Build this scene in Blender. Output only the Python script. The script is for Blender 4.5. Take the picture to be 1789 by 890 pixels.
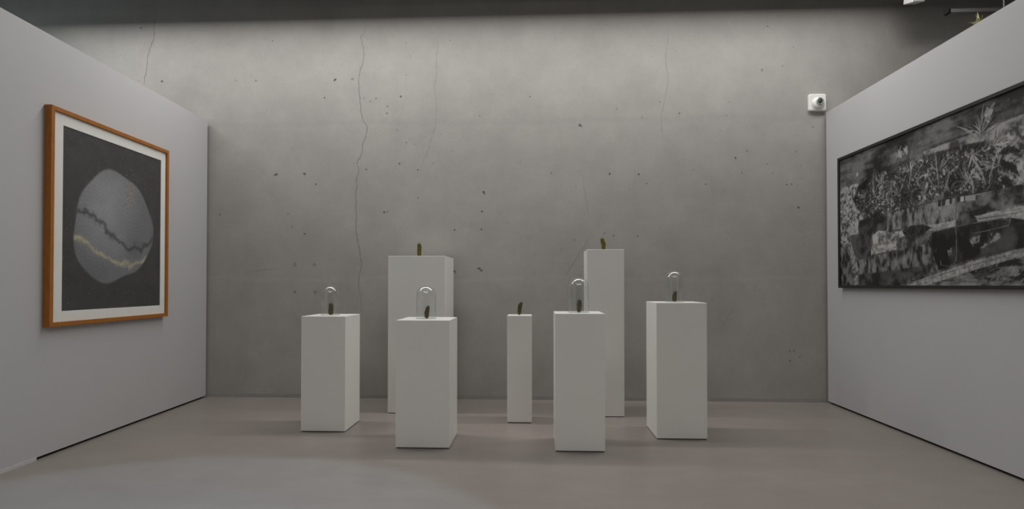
import bpy, bmesh, math, random
import numpy as np
from mathutils import Vector, Matrix

for o in list(bpy.data.objects):
    bpy.data.objects.remove(o)
scene = bpy.context.scene
C = bpy.context.collection

# ------------------------------------------------------------------ camera
PW, PH, FPX = 1789.0, 890.0, 950.0
CAM_H = 1.35
YAW = math.radians(2.5)
PITCH = math.radians(0.73)
SHIFT = 40.9 / PW
cam_d = bpy.data.cameras.new('camera')
cam = bpy.data.objects.new('camera', cam_d)
C.objects.link(cam)
cam_d.sensor_width = 36.0
cam_d.sensor_fit = 'HORIZONTAL'
cam_d.lens = 36.0 * FPX / PW
cam_d.shift_y = SHIFT
cam_d.clip_start = 0.05
cam.location = (0, 0, CAM_H)
cam.rotation_euler = (math.pi / 2 + PITCH, 0, YAW)
scene.camera = cam

# ------------------------------------------------------------------ world, exposure
world = bpy.data.worlds.new('world')
scene.world = world
world.use_nodes = True
world.node_tree.nodes['Background'].inputs[0].default_value = (0.80, 0.86, 1.0, 1)
world.node_tree.nodes['Background'].inputs[1].default_value = 0.10
vs = scene.view_settings
vs.view_transform = 'Standard'
vs.look = 'None'
vs.exposure = 0.0
vs.gamma = 1.0
vs.use_curve_mapping = False

# strengths of the lamps and the added fill panel built below (each lamp's light stays in its own builder)
WASH_STRENGTH = 34.5
WASH_COLOR = (1.0, 0.98, 0.965)
FILL_STRENGTH = 2.45
FILL_COLOR = (1.0, 0.98, 0.94)
SPOT_POWER = 370.0
SPOT_COLOR = (0.40, 0.71, 1.0)

# ------------------------------------------------------------------ pixel -> place helpers
CAM_ROT = cam.rotation_euler.to_matrix()
CAM_POS = Vector((0, 0, CAM_H))

def ray(px, py):
    u = (px - PW / 2) / FPX
    v = (PH / 2 + SHIFT * PW - py) / FPX
    return CAM_ROT @ Vector((u, v, -1.0))

def on_floor(px, py, z=0.0):
    d = ray(px, py)
    return CAM_POS + d * ((z - CAM_H) / d.z)

def on_plane(px, py, p0, n):
    d = ray(px, py)
    return CAM_POS + d * ((Vector(p0) - CAM_POS).dot(n) / d.dot(n))

def on_depth(px, py, y):
    return on_plane(px, py, (0, y, 0), Vector((0, 1, 0)))

# ------------------------------------------------------------------ mesh helpers
def link(name, me, mat=None, parent=None):
    o = bpy.data.objects.new(name, me)
    C.objects.link(o)
    if mat is not None:
        me.materials.append(mat)
    if parent is not None:
        o.parent = parent
    return o

def from_bm(name, bm, mat=None, parent=None, smooth=False):
    me = bpy.data.meshes.new(name)
    bm.normal_update()
    bm.to_mesh(me)
    bm.free()
    if smooth:
        for p in me.polygons:
            p.use_smooth = True
    return link(name, me, mat, parent)

def bm_box(bm, lo, hi, bevel=0.0, seg=2):
    lo, hi = Vector(lo), Vector(hi)
    r = bmesh.ops.create_cube(bm, size=1.0)
    c = (lo + hi) / 2
    s = hi - lo
    for v in r['verts']:
        v.co = Vector((v.co.x * s.x, v.co.y * s.y, v.co.z * s.z)) + c
    if bevel > 0:
        es = list({e for v in r['verts'] for e in v.link_edges})
        bmesh.ops.bevel(bm, geom=es, offset=bevel, segments=seg, profile=0.5, affect='EDGES')

def box(name, lo, hi, mat, parent=None, bevel=0.0, seg=2):
    bm = bmesh.new()
    bm_box(bm, lo, hi, bevel, seg)
    return from_bm(name, bm, mat, parent)

def bm_prism(bm, pts, z0, z1):
    a = [bm.verts.new((p[0], p[1], z0)) for p in pts]
    b = [bm.verts.new((p[0], p[1], z1)) for p in pts]
    n = len(pts)
    bm.faces.new(list(reversed(a)))
    bm.faces.new(b)
    for i in range(n):
        bm.faces.new((a[i], a[(i + 1) % n], b[(i + 1) % n], b[i]))
    bmesh.ops.recalc_face_normals(bm, faces=bm.faces)

def prism(name, pts, z0, z1, mat, parent=None):
    bm = bmesh.new()
    bm_prism(bm, pts, z0, z1)
    return from_bm(name, bm, mat, parent)

def bm_tube(bm, pts, radii, n=12, cap=True):
    """tube swept through pts with a radius for each"""
    pts = [Vector(p) for p in pts]
    rings = []
    up = Vector((0, 1, 0.13)).normalized()
    for i, p in enumerate(pts):
        t = (pts[min(i + 1, len(pts) - 1)] - pts[max(i - 1, 0)]).normalized()
        a = t.cross(up)
        if a.length < 1e-3:
            a = t.cross(Vector((1, 0, 0)))
        a.normalize()
        b = t.cross(a).normalized()
        r = radii[i] if hasattr(radii, '__len__') else radii
        rings.append([bm.verts.new(p + (a * math.cos(k * 2 * math.pi / n) + b * math.sin(k * 2 * math.pi / n)) * r)
                      for k in range(n)])
    for i in range(len(rings) - 1):
        for k in range(n):
            bm.faces.new((rings[i][k], rings[i][(k + 1) % n], rings[i + 1][(k + 1) % n], rings[i + 1][k]))
    if cap:
        bm.faces.new(rings[0])
        bm.faces.new(list(reversed(rings[-1])))
    bmesh.ops.recalc_face_normals(bm, faces=bm.faces)

def bm_lathe(bm, prof, n=48, axis='Z', close=False):
    """profile of (r, h) revolved; r==0 gives a pole"""
    rings = []
    for r, h in prof:
        if r < 1e-6:
            co = (0, 0, h) if axis == 'Z' else (0, -h, 0)
            rings.append([bm.verts.new(co)])
        else:
            ring = []
            for k in range(n):
                a = 2 * math.pi * k / n
                co = (r * math.cos(a), r * math.sin(a), h) if axis == 'Z' else (r * math.cos(a), -h, r * math.sin(a))
                ring.append(bm.verts.new(co))
            rings.append(ring)
    pairs = list(zip(rings[:-1], rings[1:]))
    if close:
        pairs.append((rings[-1], rings[0]))
    for A, B in pairs:
        for k in range(n):
            k2 = (k + 1) % n
            if len(A) == 1 and len(B) == 1:
                continue
            if len(A) == 1:
                bm.faces.new((A[0], B[k], B[k2]))
            elif len(B) == 1:
                bm.faces.new((A[k], A[k2], B[0]))
            else:
                bm.faces.new((A[k], A[k2], B[k2], B[k]))
    bmesh.ops.recalc_face_normals(bm, faces=bm.faces)

def empty(name, loc, rz=0.0):
    o = bpy.data.objects.new(name, None)
    o.empty_display_size = 0.1
    C.objects.link(o)
    o.location = loc
    o.rotation_euler = (0, 0, rz)
    return o

def tag(o, label, cat, group=None):
    o['label'] = label
    o['category'] = cat
    if group:
        o['group'] = group
    return o

def struct(o):
    o['kind'] = 'structure'
    return o

# ------------------------------------------------------------------ materials
def new_mat(name):
    m = bpy.data.materials.new(name)
    m.use_nodes = True
    nt = m.node_tree
    b = nt.nodes['Principled BSDF']
    return m, nt, b

def node(nt, typ, **kw):
    n = nt.nodes.new(typ)
    for k, v in kw.items():
        setattr(n, k, v)
    return n

def noise(nt, scale, detail=4, rough=0.55, coord='Object', vec=None, stretch=None):
    tc = node(nt, 'ShaderNodeTexCoord')
    src = tc.outputs[coord]
    if stretch:
        mp = node(nt, 'ShaderNodeMapping')
        mp.inputs['Scale'].default_value = stretch
        nt.links.new(src, mp.inputs['Vector'])
        src = mp.outputs[0]
    nz = node(nt, 'ShaderNodeTexNoise')
    nz.inputs['Scale'].default_value = scale
    nz.inputs['Detail'].default_value = detail
    nz.inputs['Roughness'].default_value = rough
    nt.links.new(src, nz.inputs['Vector'])
    return nz.outputs['Fac']

def ramp(nt, fac, stops):
    r = node(nt, 'ShaderNodeValToRGB')
    el = r.color_ramp.elements
    while len(el) < len(stops):
        el.new(0.5)
    for e, (p, c) in zip(el, stops):
        e.position = p
        e.color = (*c, 1)
    nt.links.new(fac, r.inputs['Fac'])
    return r.outputs['Color']

def mult(nt, a, b, fac=1.0):
    m = node(nt, 'ShaderNodeMix', data_type='RGBA', blend_type='MULTIPLY')
    m.inputs[0].default_value = fac
    nt.links.new(a, m.inputs[6])
    nt.links.new(b, m.inputs[7])
    return m.outputs[2]

def bump(nt, b, fac, strength=0.1, dist=0.01):
    bp = node(nt, 'ShaderNodeBump')
    bp.inputs['Strength'].default_value = strength
    bp.inputs['Distance'].default_value = dist
    nt.links.new(fac, bp.inputs['Height'])
    nt.links.new(bp.outputs[0], b.inputs['Normal'])

def plain(name, col, rough=0.5, spec=0.4, vary=0.06, scale=14.0, metal=0.0, bumpy=0.0):
    m, nt, b = new_mat(name)
    f = noise(nt, scale)
    lo = tuple(c * (1 - vary) for c in col)
    hi = tuple(min(1, c * (1 + vary)) for c in col)
    nt.links.new(ramp(nt, f, [(0.3, lo), (0.7, hi)]), b.inputs['Base Color'])
    b.inputs['Roughness'].default_value = rough
    b.inputs['Specular IOR Level'].default_value = spec
    b.inputs['Metallic'].default_value = metal
    if bumpy:
        bump(nt, b, noise(nt, scale * 8), bumpy, 0.002)
    return m

def mat_concrete():
    m, nt, b = new_mat('cast_concrete')
    big = ramp(nt, noise(nt, 0.55, 5, 0.6), [(0.30, (0.335, 0.322, 0.303)), (0.70, (0.385, 0.372, 0.352))])
    mid = ramp(nt, noise(nt, 3.2, 8, 0.68), [(0.30, (0.90, 0.90, 0.90)), (0.72, (1.05, 1.05, 1.045))])
    run = ramp(nt, noise(nt, 1.0, 6, 0.6, stretch=(2.2, 1.0, 0.6)), [(0.30, (0.975, 0.975, 0.972)), (0.70, (1.015, 1.015, 1.015))])
    fine = ramp(nt, noise(nt, 90, 3, 0.6), [(0.25, (0.95, 0.95, 0.95)), (0.75, (1.04, 1.04, 1.04))])
    c = mult(nt, mult(nt, mult(nt, big, mid), run), fine)
    # pour lines between the lifts of formwork (object z in metres)
    tc = node(nt, 'ShaderNodeTexCoord')
    sp = node(nt, 'ShaderNodeSeparateXYZ')
    nt.links.new(tc.outputs['Object'], sp.inputs[0])
    wob = noise(nt, 1.3, 4)
    for z0, w, dark in ((3.29, 0.05, 0.955), (1.42, 0.04, 1.05)):
        a = node(nt, 'ShaderNodeMath', operation='MULTIPLY_ADD')
        nt.links.new(wob, a.inputs[0])
        a.inputs[1].default_value = 0.14
        a.inputs[2].default_value = -z0 - 0.07
        s = node(nt, 'ShaderNodeMath', operation='ADD')
        nt.links.new(sp.outputs['Z'], s.inputs[0])
        nt.links.new(a.outputs[0], s.inputs[1])
        ab = node(nt, 'ShaderNodeMath', operation='ABSOLUTE')
        nt.links.new(s.outputs[0], ab.inputs[0])
        dv = node(nt, 'ShaderNodeMath', operation='DIVIDE', use_clamp=True)
        nt.links.new(ab.outputs[0], dv.inputs[0])
        dv.inputs[1].default_value = w
        c = mult(nt, c, ramp(nt, dv.outputs[0], [(0.0, (dark,) * 3), (1.0, (1, 1, 1))]))
    nt.links.new(c, b.inputs['Base Color'])
    b.inputs['Roughness'].default_value = 0.72
    b.inputs['Specular IOR Level'].default_value = 0.25
    bump(nt, b, noise(nt, 26, 8, 0.7), 0.10, 0.01)
    return m

def mat_floor():
    m, nt, b = new_mat('poured_floor')
    big = ramp(nt, noise(nt, 0.8, 6, 0.6), [(0.30, (0.244, 0.214, 0.193)), (0.70, (0.278, 0.247, 0.224))])
    mid = ramp(nt, noise(nt, 5.0, 7, 0.65, stretch=(0.5, 1.4, 1)), [(0.30, (0.94, 0.935, 0.93)), (0.70, (1.04, 1.04, 1.04))])
    fine = ramp(nt, noise(nt, 120, 2, 0.5), [(0.20, (0.93, 0.93, 0.93)), (0.60, (1.0, 1.0, 1.0))])
    nt.links.new(mult(nt, mult(nt, big, mid), fine), b.inputs['Base Color'])
    rr = node(nt, 'ShaderNodeMapRange')
    nt.links.new(noise(nt, 2.0, 6), rr.inputs['Value'])
    rr.inputs['To Min'].default_value = 0.30
    rr.inputs['To Max'].default_value = 0.44
    nt.links.new(rr.outputs[0], b.inputs['Roughness'])
    b.inputs['Specular IOR Level'].default_value = 0.42
    bump(nt, b, noise(nt, 6, 6, 0.6), 0.03, 0.01)
    return m

def mat_wood():
    m, nt, b = new_mat('oak_frame')
    f = noise(nt, 6.0, 7, 0.65, stretch=(9.0, 9.0, 1.2))
    nt.links.new(ramp(nt, f, [(0.25, (0.26, 0.095, 0.018)), (0.55, (0.35, 0.132, 0.027)), (0.8, (0.42, 0.165, 0.040))]),
                 b.inputs['Base Color'])
    b.inputs['Roughness'].default_value = 0.5
    b.inputs['Specular IOR Level'].default_value = 0.2
    bump(nt, b, f, 0.05, 0.002)
    return m

def mat_print(name, rough=0.6):
    m, nt, b = new_mat(name)
    at = node(nt, 'ShaderNodeAttribute', attribute_name='ink')
    fine = ramp(nt, noise(nt, 160, 2, 0.6), [(0.2, (0.82, 0.82, 0.82)), (0.8, (1.12, 1.12, 1.12))])
    nt.links.new(mult(nt, at.outputs['Color'], fine), b.inputs['Base Color'])
    b.inputs['Roughness'].default_value = rough
    b.inputs['Specular IOR Level'].default_value = 0.25
    return m

def mat_emit(name, col, strength):
    m, nt, b = new_mat(name)
    b.inputs['Base Color'].default_value = (0.8, 0.8, 0.8, 1)
    b.inputs['Emission Color'].default_value = (*col, 1)
    b.inputs['Emission Strength'].default_value = strength
    return m

def mat_glass():
    """thin blown glass: clear straight on, mirror-like at grazing angles"""
    m, nt, b = new_mat('thin_glass')
    out = nt.nodes['Material Output']
    tr = node(nt, 'ShaderNodeBsdfTransparent')
    tr.inputs[0].default_value = (0.955, 0.965, 0.955, 1)
    gl = node(nt, 'ShaderNodeBsdfGlossy')
    gl.inputs['Roughness'].default_value = 0.06
    gl.inputs['Color'].default_value = (0.95, 0.97, 0.96, 1)
    lw = node(nt, 'ShaderNodeLayerWeight')              # same from inside and outside: a thin sheet
    pw = node(nt, 'ShaderNodeMath', operation='POWER')
    nt.links.new(lw.outputs['Facing'], pw.inputs[0])
    pw.inputs[1].default_value = 4.0
    fr = node(nt, 'ShaderNodeMath', operation='MULTIPLY_ADD')
    nt.links.new(pw.outputs[0], fr.inputs[0])
    fr.inputs[1].default_value = 0.60
    fr.inputs[2].default_value = 0.11
    mx = node(nt, 'ShaderNodeMixShader')
    nt.links.new(fr.outputs[0], mx.inputs[0])
    nt.links.new(tr.outputs[0], mx.inputs[1])
    nt.links.new(gl.outputs[0], mx.inputs[2])
    nt.links.new(mx.outputs[0], out.inputs['Surface'])
    return m

def mat_gherkin(name, a, b_, c):
    m, nt, b = new_mat(name)
    f = noise(nt, 55, 6, 0.65, stretch=(1.0, 1.0, 0.4))
    nt.links.new(ramp(nt, f, [(0.25, a), (0.55, b_), (0.85, c)]), b.inputs['Base Color'])
    b.inputs['Roughness'].default_value = 0.5
    b.inputs['Specular IOR Level'].default_value = 0.3
    bump(nt, b, noise(nt, 220, 3), 0.25, 0.002)
    return m

CONCRETE = mat_concrete()
FLOOR = mat_floor()
WHITE_WALL = plain('white_painted_board', (0.475, 0.473, 0.477), 0.62, 0.3, 0.015, 1.5, bumpy=0.03)
CEIL = plain('dark_ceiling', (0.13, 0.13, 0.12), 0.85, 0.2)
BLACK_GAP = plain('black_recess', (0.012, 0.011, 0.010), 0.9, 0.1)
GREY_TRIM = plain('grey_filler_strip', (0.52, 0.51, 0.51), 0.55, 0.3)
LACQUER = plain('white_satin_lacquer', (0.82, 0.81, 0.78), 0.33, 0.42, 0.012, 3.0)
OAK = mat_wood()
MAT_BOARD = plain('passe_partout', (0.72, 0.72, 0.68), 0.8, 0.2, 0.02)
BLACK_FRAME = plain('black_frame_wood', (0.020, 0.019, 0.018), 0.45, 0.35, 0.2, 30)
BACKING = plain('backing_board', (0.10, 0.09, 0.08), 0.8, 0.2)
PRINT_L = mat_print('screen_print', 0.42)
PRINT_R = mat_print('charcoal_drawing', 0.65)
GLASS = mat_glass()
PLASTIC = plain('white_plastic', (0.82, 0.81, 0.79), 0.38, 0.45, 0.02)
LENS = plain('dark_lens', (0.03, 0.045, 0.035), 0.12, 0.6, 0.1)
RING = plain('grey_green_ring', (0.30, 0.33, 0.30), 0.3, 0.5, 0.05)
METAL = plain('grey_aluminium', (0.30, 0.30, 0.29), 0.42, 0.5, 0.05, 20, metal=0.6)
CABLE = plain('pale_cable', (0.55, 0.54, 0.50), 0.5, 0.3)
HOUSING = plain('black_housing', (0.02, 0.02, 0.02), 0.7, 0.2)
PIT = plain('pit_shadow', (0.13, 0.124, 0.115), 0.95, 0.05, 0.3, 40)
PIT_PALE = plain('filled_pit', (0.255, 0.247, 0.234), 0.9, 0.1, 0.25, 40)
CRACK = plain('crack_line', (0.235, 0.228, 0.216), 0.95, 0.05, 0.2, 30)
CRACK_PALE = plain('hairline', (0.305, 0.295, 0.281), 0.95, 0.05, 0.15, 30)
GHERKIN = [mat_gherkin('olive_skin', (0.034, 0.028, 0.005), (0.060, 0.050, 0.008), (0.105, 0.09, 0.018)),
           mat_gherkin('yellow_olive_skin', (0.050, 0.041, 0.004), (0.080, 0.066, 0.006), (0.115, 0.098, 0.014))]
LEAF = plain('yellow_green_leaf', (0.42, 0.42, 0.20), 0.5, 0.3, 0.3, 9)
LEAF2 = plain('pale_leaf', (0.62, 0.60, 0.44), 0.5, 0.3, 0.2, 9)
BARK = plain('grey_bark', (0.16, 0.13, 0.09), 0.85, 0.2, 0.3, 20)
POT = plain('dark_pot', (0.06, 0.06, 0.06), 0.5, 0.4)
SOIL = plain('soil', (0.05, 0.035, 0.025), 0.95, 0.1, 0.4, 40)

# ------------------------------------------------------------------ the room
BACK_Y = on_floor(900, 698.7).y
CEIL_Z = 5.45
X0, X1, Y0 = -8.0, 8.5, -4.0

floor = struct(box('floor', (X0 - 0.2, Y0 - 0.2, -0.20), (X1 + 0.2, BACK_Y + 0.3, 0.0), FLOOR))
ceiling = struct(box('ceiling', (X0 - 0.2, Y0 - 0.2, CEIL_Z), (X1 + 0.2, BACK_Y + 0.3, CEIL_Z + 0.2), CEIL))
wall_back = struct(box('wall_back', (X0 - 0.2, BACK_Y, 0.0), (X1 + 0.2, BACK_Y + 0.3, CEIL_Z), CONCRETE))
OUTER = plain('grey_outer_wall', (0.30, 0.30, 0.29), 0.8, 0.2)
wall_outer_left = struct(box('wall_outer_left', (X0 - 0.2, Y0, 0.0), (X0, BACK_Y, CEIL_Z), OUTER))
wall_outer_right = struct(box('wall_outer_right', (X1, Y0, 0.0), (X1 + 0.2, BACK_Y, CEIL_Z), OUTER))
wall_front = struct(box('wall_front', (X0, Y0 - 0.2, 0.0), (X1, Y0, CEIL_Z), OUTER))
baseboard_back = struct(box('baseboard_back', (X0, BACK_Y - 0.004, 0.0), (X1, BACK_Y, 0.045),
                            plain('concrete_skirting', (0.31, 0.298, 0.29), 0.8, 0.15, 0.06, 8)))

# partitions: the near face of each runs through two floor points seen in the photograph
class Wall:
    pass

def make_partition(name, pa, pb, top, side, near_y):
    """side +1: room lies to the right of the wall (left partition)"""
    w = Wall()
    a, b = on_floor(*pa), on_floor(*pb)
    d = (b - a).normalized()                    # from the back corner towards the camera
    far = a + d * ((BACK_Y - 0.03 - a.y) / d.y)
    near = a + d * ((near_y - a.y) / d.y)
    n = Vector((-d.y, d.x, 0)) if side > 0 else Vector((d.y, -d.x, 0))
    if n.x * side < 0:
        n = -n
    w.p, w.d, w.n = far, d, n
    t = 0.16
    w.obj = struct(prism(name, [far, near, near - n * t, far - n * t], 0.022, top, WHITE_WALL))
    r = 0.035
    q = [far - n * r + d * 0.02, near - n * r, near - n * (t - r), far - n * (t - r) + d * 0.02]
    prism('recessed_plinth', q, 0.0, 0.0235, BLACK_GAP, w.obj)
    w.len = (near - far).length
    return w

PART_TOP = 3.33
WL = make_partition('wall_left', (361, 694), (0, 829), PART_TOP, 1, -1.5)
WR = make_partition('wall_right', (1442.7, 703), (1789, 843), PART_TOP, -1, -1.5)

def wall_coords(w, px, py, off=0.0):
    """(metres along the wall from the back corner, height) of a pixel on the wall's face"""
    p = on_plane(px, py, w.p + w.n * off, w.n)
    return (p - w.p).dot(w.d), p.z

def wall_frame(w, s, z, off=0.0):
    """matrix: local X along the wall (to the viewer's right), Y into the wall, Z up"""
    xax = Vector(w.d)
    yax = -w.n
    if xax.cross(yax).z < 0:
        xax = -xax
    o = w.p + w.d * s + w.n * off
    m = Matrix.Identity(4)
    for i in range(3):
        m[i][0], m[i][1], m[i][2] = xax[i], yax[i], (0, 0, 1)[i]
        m[i][3] = o[i]
    m[2][3] = z
    return m

# grey filler strip in the base gap of the left partition
s_end, _ = wall_coords(WL, 63, 803)
trim = struct(prism('trim_1', [WL.p + WL.d * s_end + WL.n * 0.004, WL.p + WL.d * (WL.len - 0.02) + WL.n * 0.004,
                               WL.p + WL.d * (WL.len - 0.02) - WL.n * 0.03, WL.p + WL.d * s_end - WL.n * 0.03],
                    0.0, 0.026, GREY_TRIM))

# cracks and air holes of the cast concrete
def crack(pts, w_px, mat):
    rnd = random.Random(int(pts[0][0] * 7))
    dense = []
    for (x0, y0), (x1, y1) in zip(pts[:-1], pts[1:]):
        n = max(2, int(math.hypot(x1 - x0, y1 - y0) / 5))
        for k in range(n):
            t = k / n
            dense.append((x0 + (x1 - x0) * t + rnd.uniform(-1.1, 1.1), y0 + (y1 - y0) * t))
    dense.append(pts[-1])
    P = [on_depth(x, y, BACK_Y) for x, y in dense]
    bm = bmesh.new()
    prev = None
    m = len(P)
    for i, p in enumerate(P):
        t = (P[min(i + 1, m - 1)] - P[max(i - 1, 0)]).normalized()
        side = Vector((t.z, 0, -t.x))
        wd = 0.42 * w_px * BACK_Y / FPX * rnd.uniform(0.6, 1.3) * min(1, 0.3 + 4 * min(i, m - 1 - i) / m)
        va = bm.verts.new((p.x + side.x * wd, BACK_Y - 0.0008, p.z + side.z * wd))
        vb = bm.verts.new((p.x - side.x * wd, BACK_Y - 0.0008, p.z - side.z * wd))
        if prev:
            bm.faces.new((prev[0], prev[1], vb, va))
        prev = (va, vb)
    bmesh.ops.recalc_face_normals(bm, faces=bm.faces)
    return from_bm('crack', bm, mat, wall_back)

crack([(637, 40), (640, 46), (637, 56), (631, 66), (636, 90), (634, 110), (628, 125), (627, 150), (629, 180),
       (632, 205), (641, 222), (640, 235), (634, 250), (632, 270), (624, 285), (626, 300), (623, 312), (622, 350),
       (622, 400), (624, 420), (627, 430), (630, 455), (632, 463), (628, 480), (626, 498), (630, 530), (632, 545)], 1.5, CRACK)
crack([(764, 70), (763, 110), (762, 140), (759, 150), (763, 190), (761, 220), (752, 250), (744, 275), (735, 292)], 1.1, CRACK_PALE)
crack([(1167, 45), (1166, 75), (1164, 90), (1164, 120), (1168, 138), (1164, 160), (1162, 175), (1155, 200), (1156, 218), (1158, 245)], 1.3, CRACK_PALE)
crack([(273, 22), (270, 45), (268, 70), (262, 85), (258, 105), (254, 130), (251, 152)], 1.6, CRACK)
crack([(1036, 408), (1020, 430), (1008, 450), (994, 470), (985, 490)], 1.0, CRACK_PALE)
crack([(424, 482), (436, 475), (460, 472), (482, 469)], 1.1, CRACK_PALE)
crack([(1283, 536), (1272, 552), (1262, 572)], 0.9, CRACK_PALE)
crack([(1018, 300), (1022, 340), (1030, 385)], 0.8, CRACK_PALE)

def pits(name, lst, mat, seed):
    rnd = random.Random(seed)
    bm = bmesh.new()
    for x, y, r in lst:
        p = on_depth(x, y, BACK_Y)
        rr = r * BACK_Y / FPX
        n = 9
        c = bm.verts.new((p.x, BACK_Y - 0.0004, p.z))
        e = rnd.uniform(0.75, 1.15)
        ph = rnd.uniform(0, 6.28)
        vs_ = []
        for k in range(n):
            a = 2 * math.pi * k / n
            q = rr * rnd.uniform(0.7, 1.2)
            dx, dz = q * math.cos(a), q * e * math.sin(a)
            vs_.append(bm.verts.new((p.x + dx * math.cos(ph) - dz * math.sin(ph), BACK_Y - 0.0009,
                                     p.z + dx * math.sin(ph) + dz * math.cos(ph))))
        for k in range(n):
            bm.faces.new((c, vs_[(k + 1) % n], vs_[k]))
    bmesh.ops.recalc_face_normals(bm, faces=bm.faces)
    o = from_bm(name, bm, mat, wall_back)
    o['kind'] = 'stuff'
    return o

DARK = [(586, 139, 2.6), (584, 141, 1.6), (700, 169, 1.9), (483, 305, 2.4), (480, 306, 1.6), (532, 304, 2.6), (552, 322, 1.6),
        (384, 375, 1.7), (532, 409, 1.9), (671, 371, 2.0), (845, 336, 2.4), (847, 339, 1.3), (842, 370, 2.0), (841, 401, 1.8),
        (794, 402, 1.7), (838, 470, 2.3), (841, 473, 1.9), (835, 469, 1.2), (793, 474, 2.1), (796, 476, 1.2), (1285, 276, 2.0),
        (698, 286, 1.6), (640, 296, 1.6), (1395, 363, 2.3), (730, 297, 1.5), (1116, 305, 1.8), (1013, 219, 2.3), (1016, 221, 1.4),
        (283, 142, 2.0), (1065, 304, 2.2), (567, 171, 1.7), (476, 72, 1.2), (677, 186, 1.2), (676, 198, 1.3), (657, 172, 1.5),
        (1383, 322, 1.2), (247, 49, 1.7), (1331, 122, 1.2), (1332, 124, 1.0), (1375, 323, 1.2), (1233, 322, 1.2), (1296, 302, 1.2),
        (1341, 46, 1.2), (1269, 202, 1.2), (838, 203, 1.1), (710, 249, 1.1), (1130, 321, 1.4), (1114, 413, 1.2), (926, 169, 1.3)]
PALE = [(616, 138, 3.0), (636, 171, 1.8), (647, 177, 1.7), (677, 370, 1.8), (515, 463, 4.0), (549, 463, 3.6), (515, 511, 3.2),
        (551, 511, 3.2), (963, 303, 2.4), (423, 374, 1.8), (503, 374, 1.8), (510, 397, 2.0), (1305, 264, 2.2), (1391, 265, 1.6),
        (1380, 614, 2.0), (1387, 613, 2.4), (1380, 631, 2.2), (1397, 624, 2.0), (757, 286, 1.6), (1077, 190, 1.8), (1122, 205, 2.0),
        (1187, 198, 2.0), (731, 346, 2.0), (1072, 412, 2.0), (1003, 420, 2.2), (1056, 408, 2.0), (447, 141, 1.8), (412, 141, 1.5),
        (1350, 303, 1.3), (1340, 287, 1.4), (1420, 222, 1.8), (709, 75, 1.3), (717, 98, 1.4), (1367, 115, 1.5), (1386, 82, 1.5)]
pits('air_holes', DARK, PIT, 3)
pits('filled_holes', PALE, PIT_PALE, 4)
rnd = random.Random(11)
SPECK = []
for k in range(620):
    SPECK.append((rnd.uniform(120, 1690), rnd.uniform(20, 685) ** 1.0, abs(rnd.gauss(0, 0.35)) + 0.35))
for k in range(26):                                   # clusters of small bubbles
    cx, cy = rnd.uniform(200, 1500), rnd.uniform(50, 420)
    for j in range(9):
        SPECK.append((cx + rnd.gauss(0, 18), cy + rnd.gauss(0, 10), rnd.uniform(0.4, 0.9)))
pits('speckles', SPECK, PIT_PALE, 5)

# ------------------------------------------------------------------ lamps and added fill panels
def linear_luminaire(x0, x1, yc, z, w, skirt_gap, skirt_drop, tilt, col, strength, label):
    t = empty('linear_luminaire', ((x0 + x1) / 2, yc, z))
    hx = (x1 - x0) / 2
    em = mat_emit('diffuser_glow', col, strength)
    hw = w / 2 + skirt_gap
    bm = bmesh.new()
    bm_box(bm, (-hx - 0.02, -hw - 0.012, 0.008), (hx + 0.02, hw + 0.012, 0.05))
    from_bm('housing', bm, HOUSING, t).rotation_euler.x = tilt
    for s in (-1, 1):
        lo, hi = sorted((s * hw, s * (hw + 0.012)))
        box('skirt', (-hx - 0.02, lo, -skirt_drop), (hx + 0.02, hi, 0.009), HOUSING, t).rotation_euler.x = tilt
    # diffuser: one downward face on a thin slab
    bm = bmesh.new()
    v = [bm.verts.new(c) for c in ((-hx, -w / 2, 0.004), (-hx, w / 2, 0.004), (hx, w / 2, 0.004), (hx, -w / 2, 0.004))]
    bm.faces.new(v)
    from_bm('diffuser', bm, em, t).rotation_euler.x = tilt
    for k in range(4):
        x = -hx + (k + 0.5) * hx / 2
        bm = bmesh.new()
        bm_tube(bm, [(x, 0, 0.045), (x, 0, CEIL_Z - z - 0.001)], 0.006, 8)
        from_bm('suspension_rod', bm, METAL, t)
    tag(t, label, 'light')
    return t

linear_luminaire(-6.0, 3.95, 5.50, 4.79, 0.20, 0.02, -0.002, math.radians(-14), WASH_COLOR, WASH_STRENGTH,
                 'long black suspended wall washer lamp running along the concrete wall')

def fill_panel(x0, x1, y0, y1, z, col, strength, label):  # glowing panel added out of view as fill light
    t = empty('fill_panel', ((x0 + x1) / 2, (y0 + y1) / 2, z))
    hx, hy = (x1 - x0) / 2, (y1 - y0) / 2
    for nm, lo, hi in (('fill_panel_frame', (-hx - .05, -hy - .05, -0.02), (hx + .05, -hy, CEIL_Z - z)),
                       ('fill_panel_frame', (-hx - .05, hy, -0.02), (hx + .05, hy + .05, CEIL_Z - z)),
                       ('fill_panel_frame', (-hx - .05, -hy, -0.02), (-hx, hy, CEIL_Z - z)),
                       ('fill_panel_frame', (hx, -hy, -0.02), (hx + .05, hy, CEIL_Z - z))):
        box(nm, lo, hi, HOUSING, t)
    bm = bmesh.new()
    v = [bm.verts.new(c) for c in ((-hx, -hy, 0), (-hx, hy, 0), (hx, hy, 0), (hx, -hy, 0))]
    bm.faces.new(v)
    from_bm('diffuser', bm, mat_emit('fill_glow', col, strength), t)
    tag(t, label, 'light')
    return t

fill_panel(-3.2, 3.6, -3.0, 0.0, CEIL_Z - 0.12, FILL_COLOR, FILL_STRENGTH,
            'wide unseen fill panel added over the open side of the bay')  # added to brighten the pedestal fronts, stands in for general room light

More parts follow.
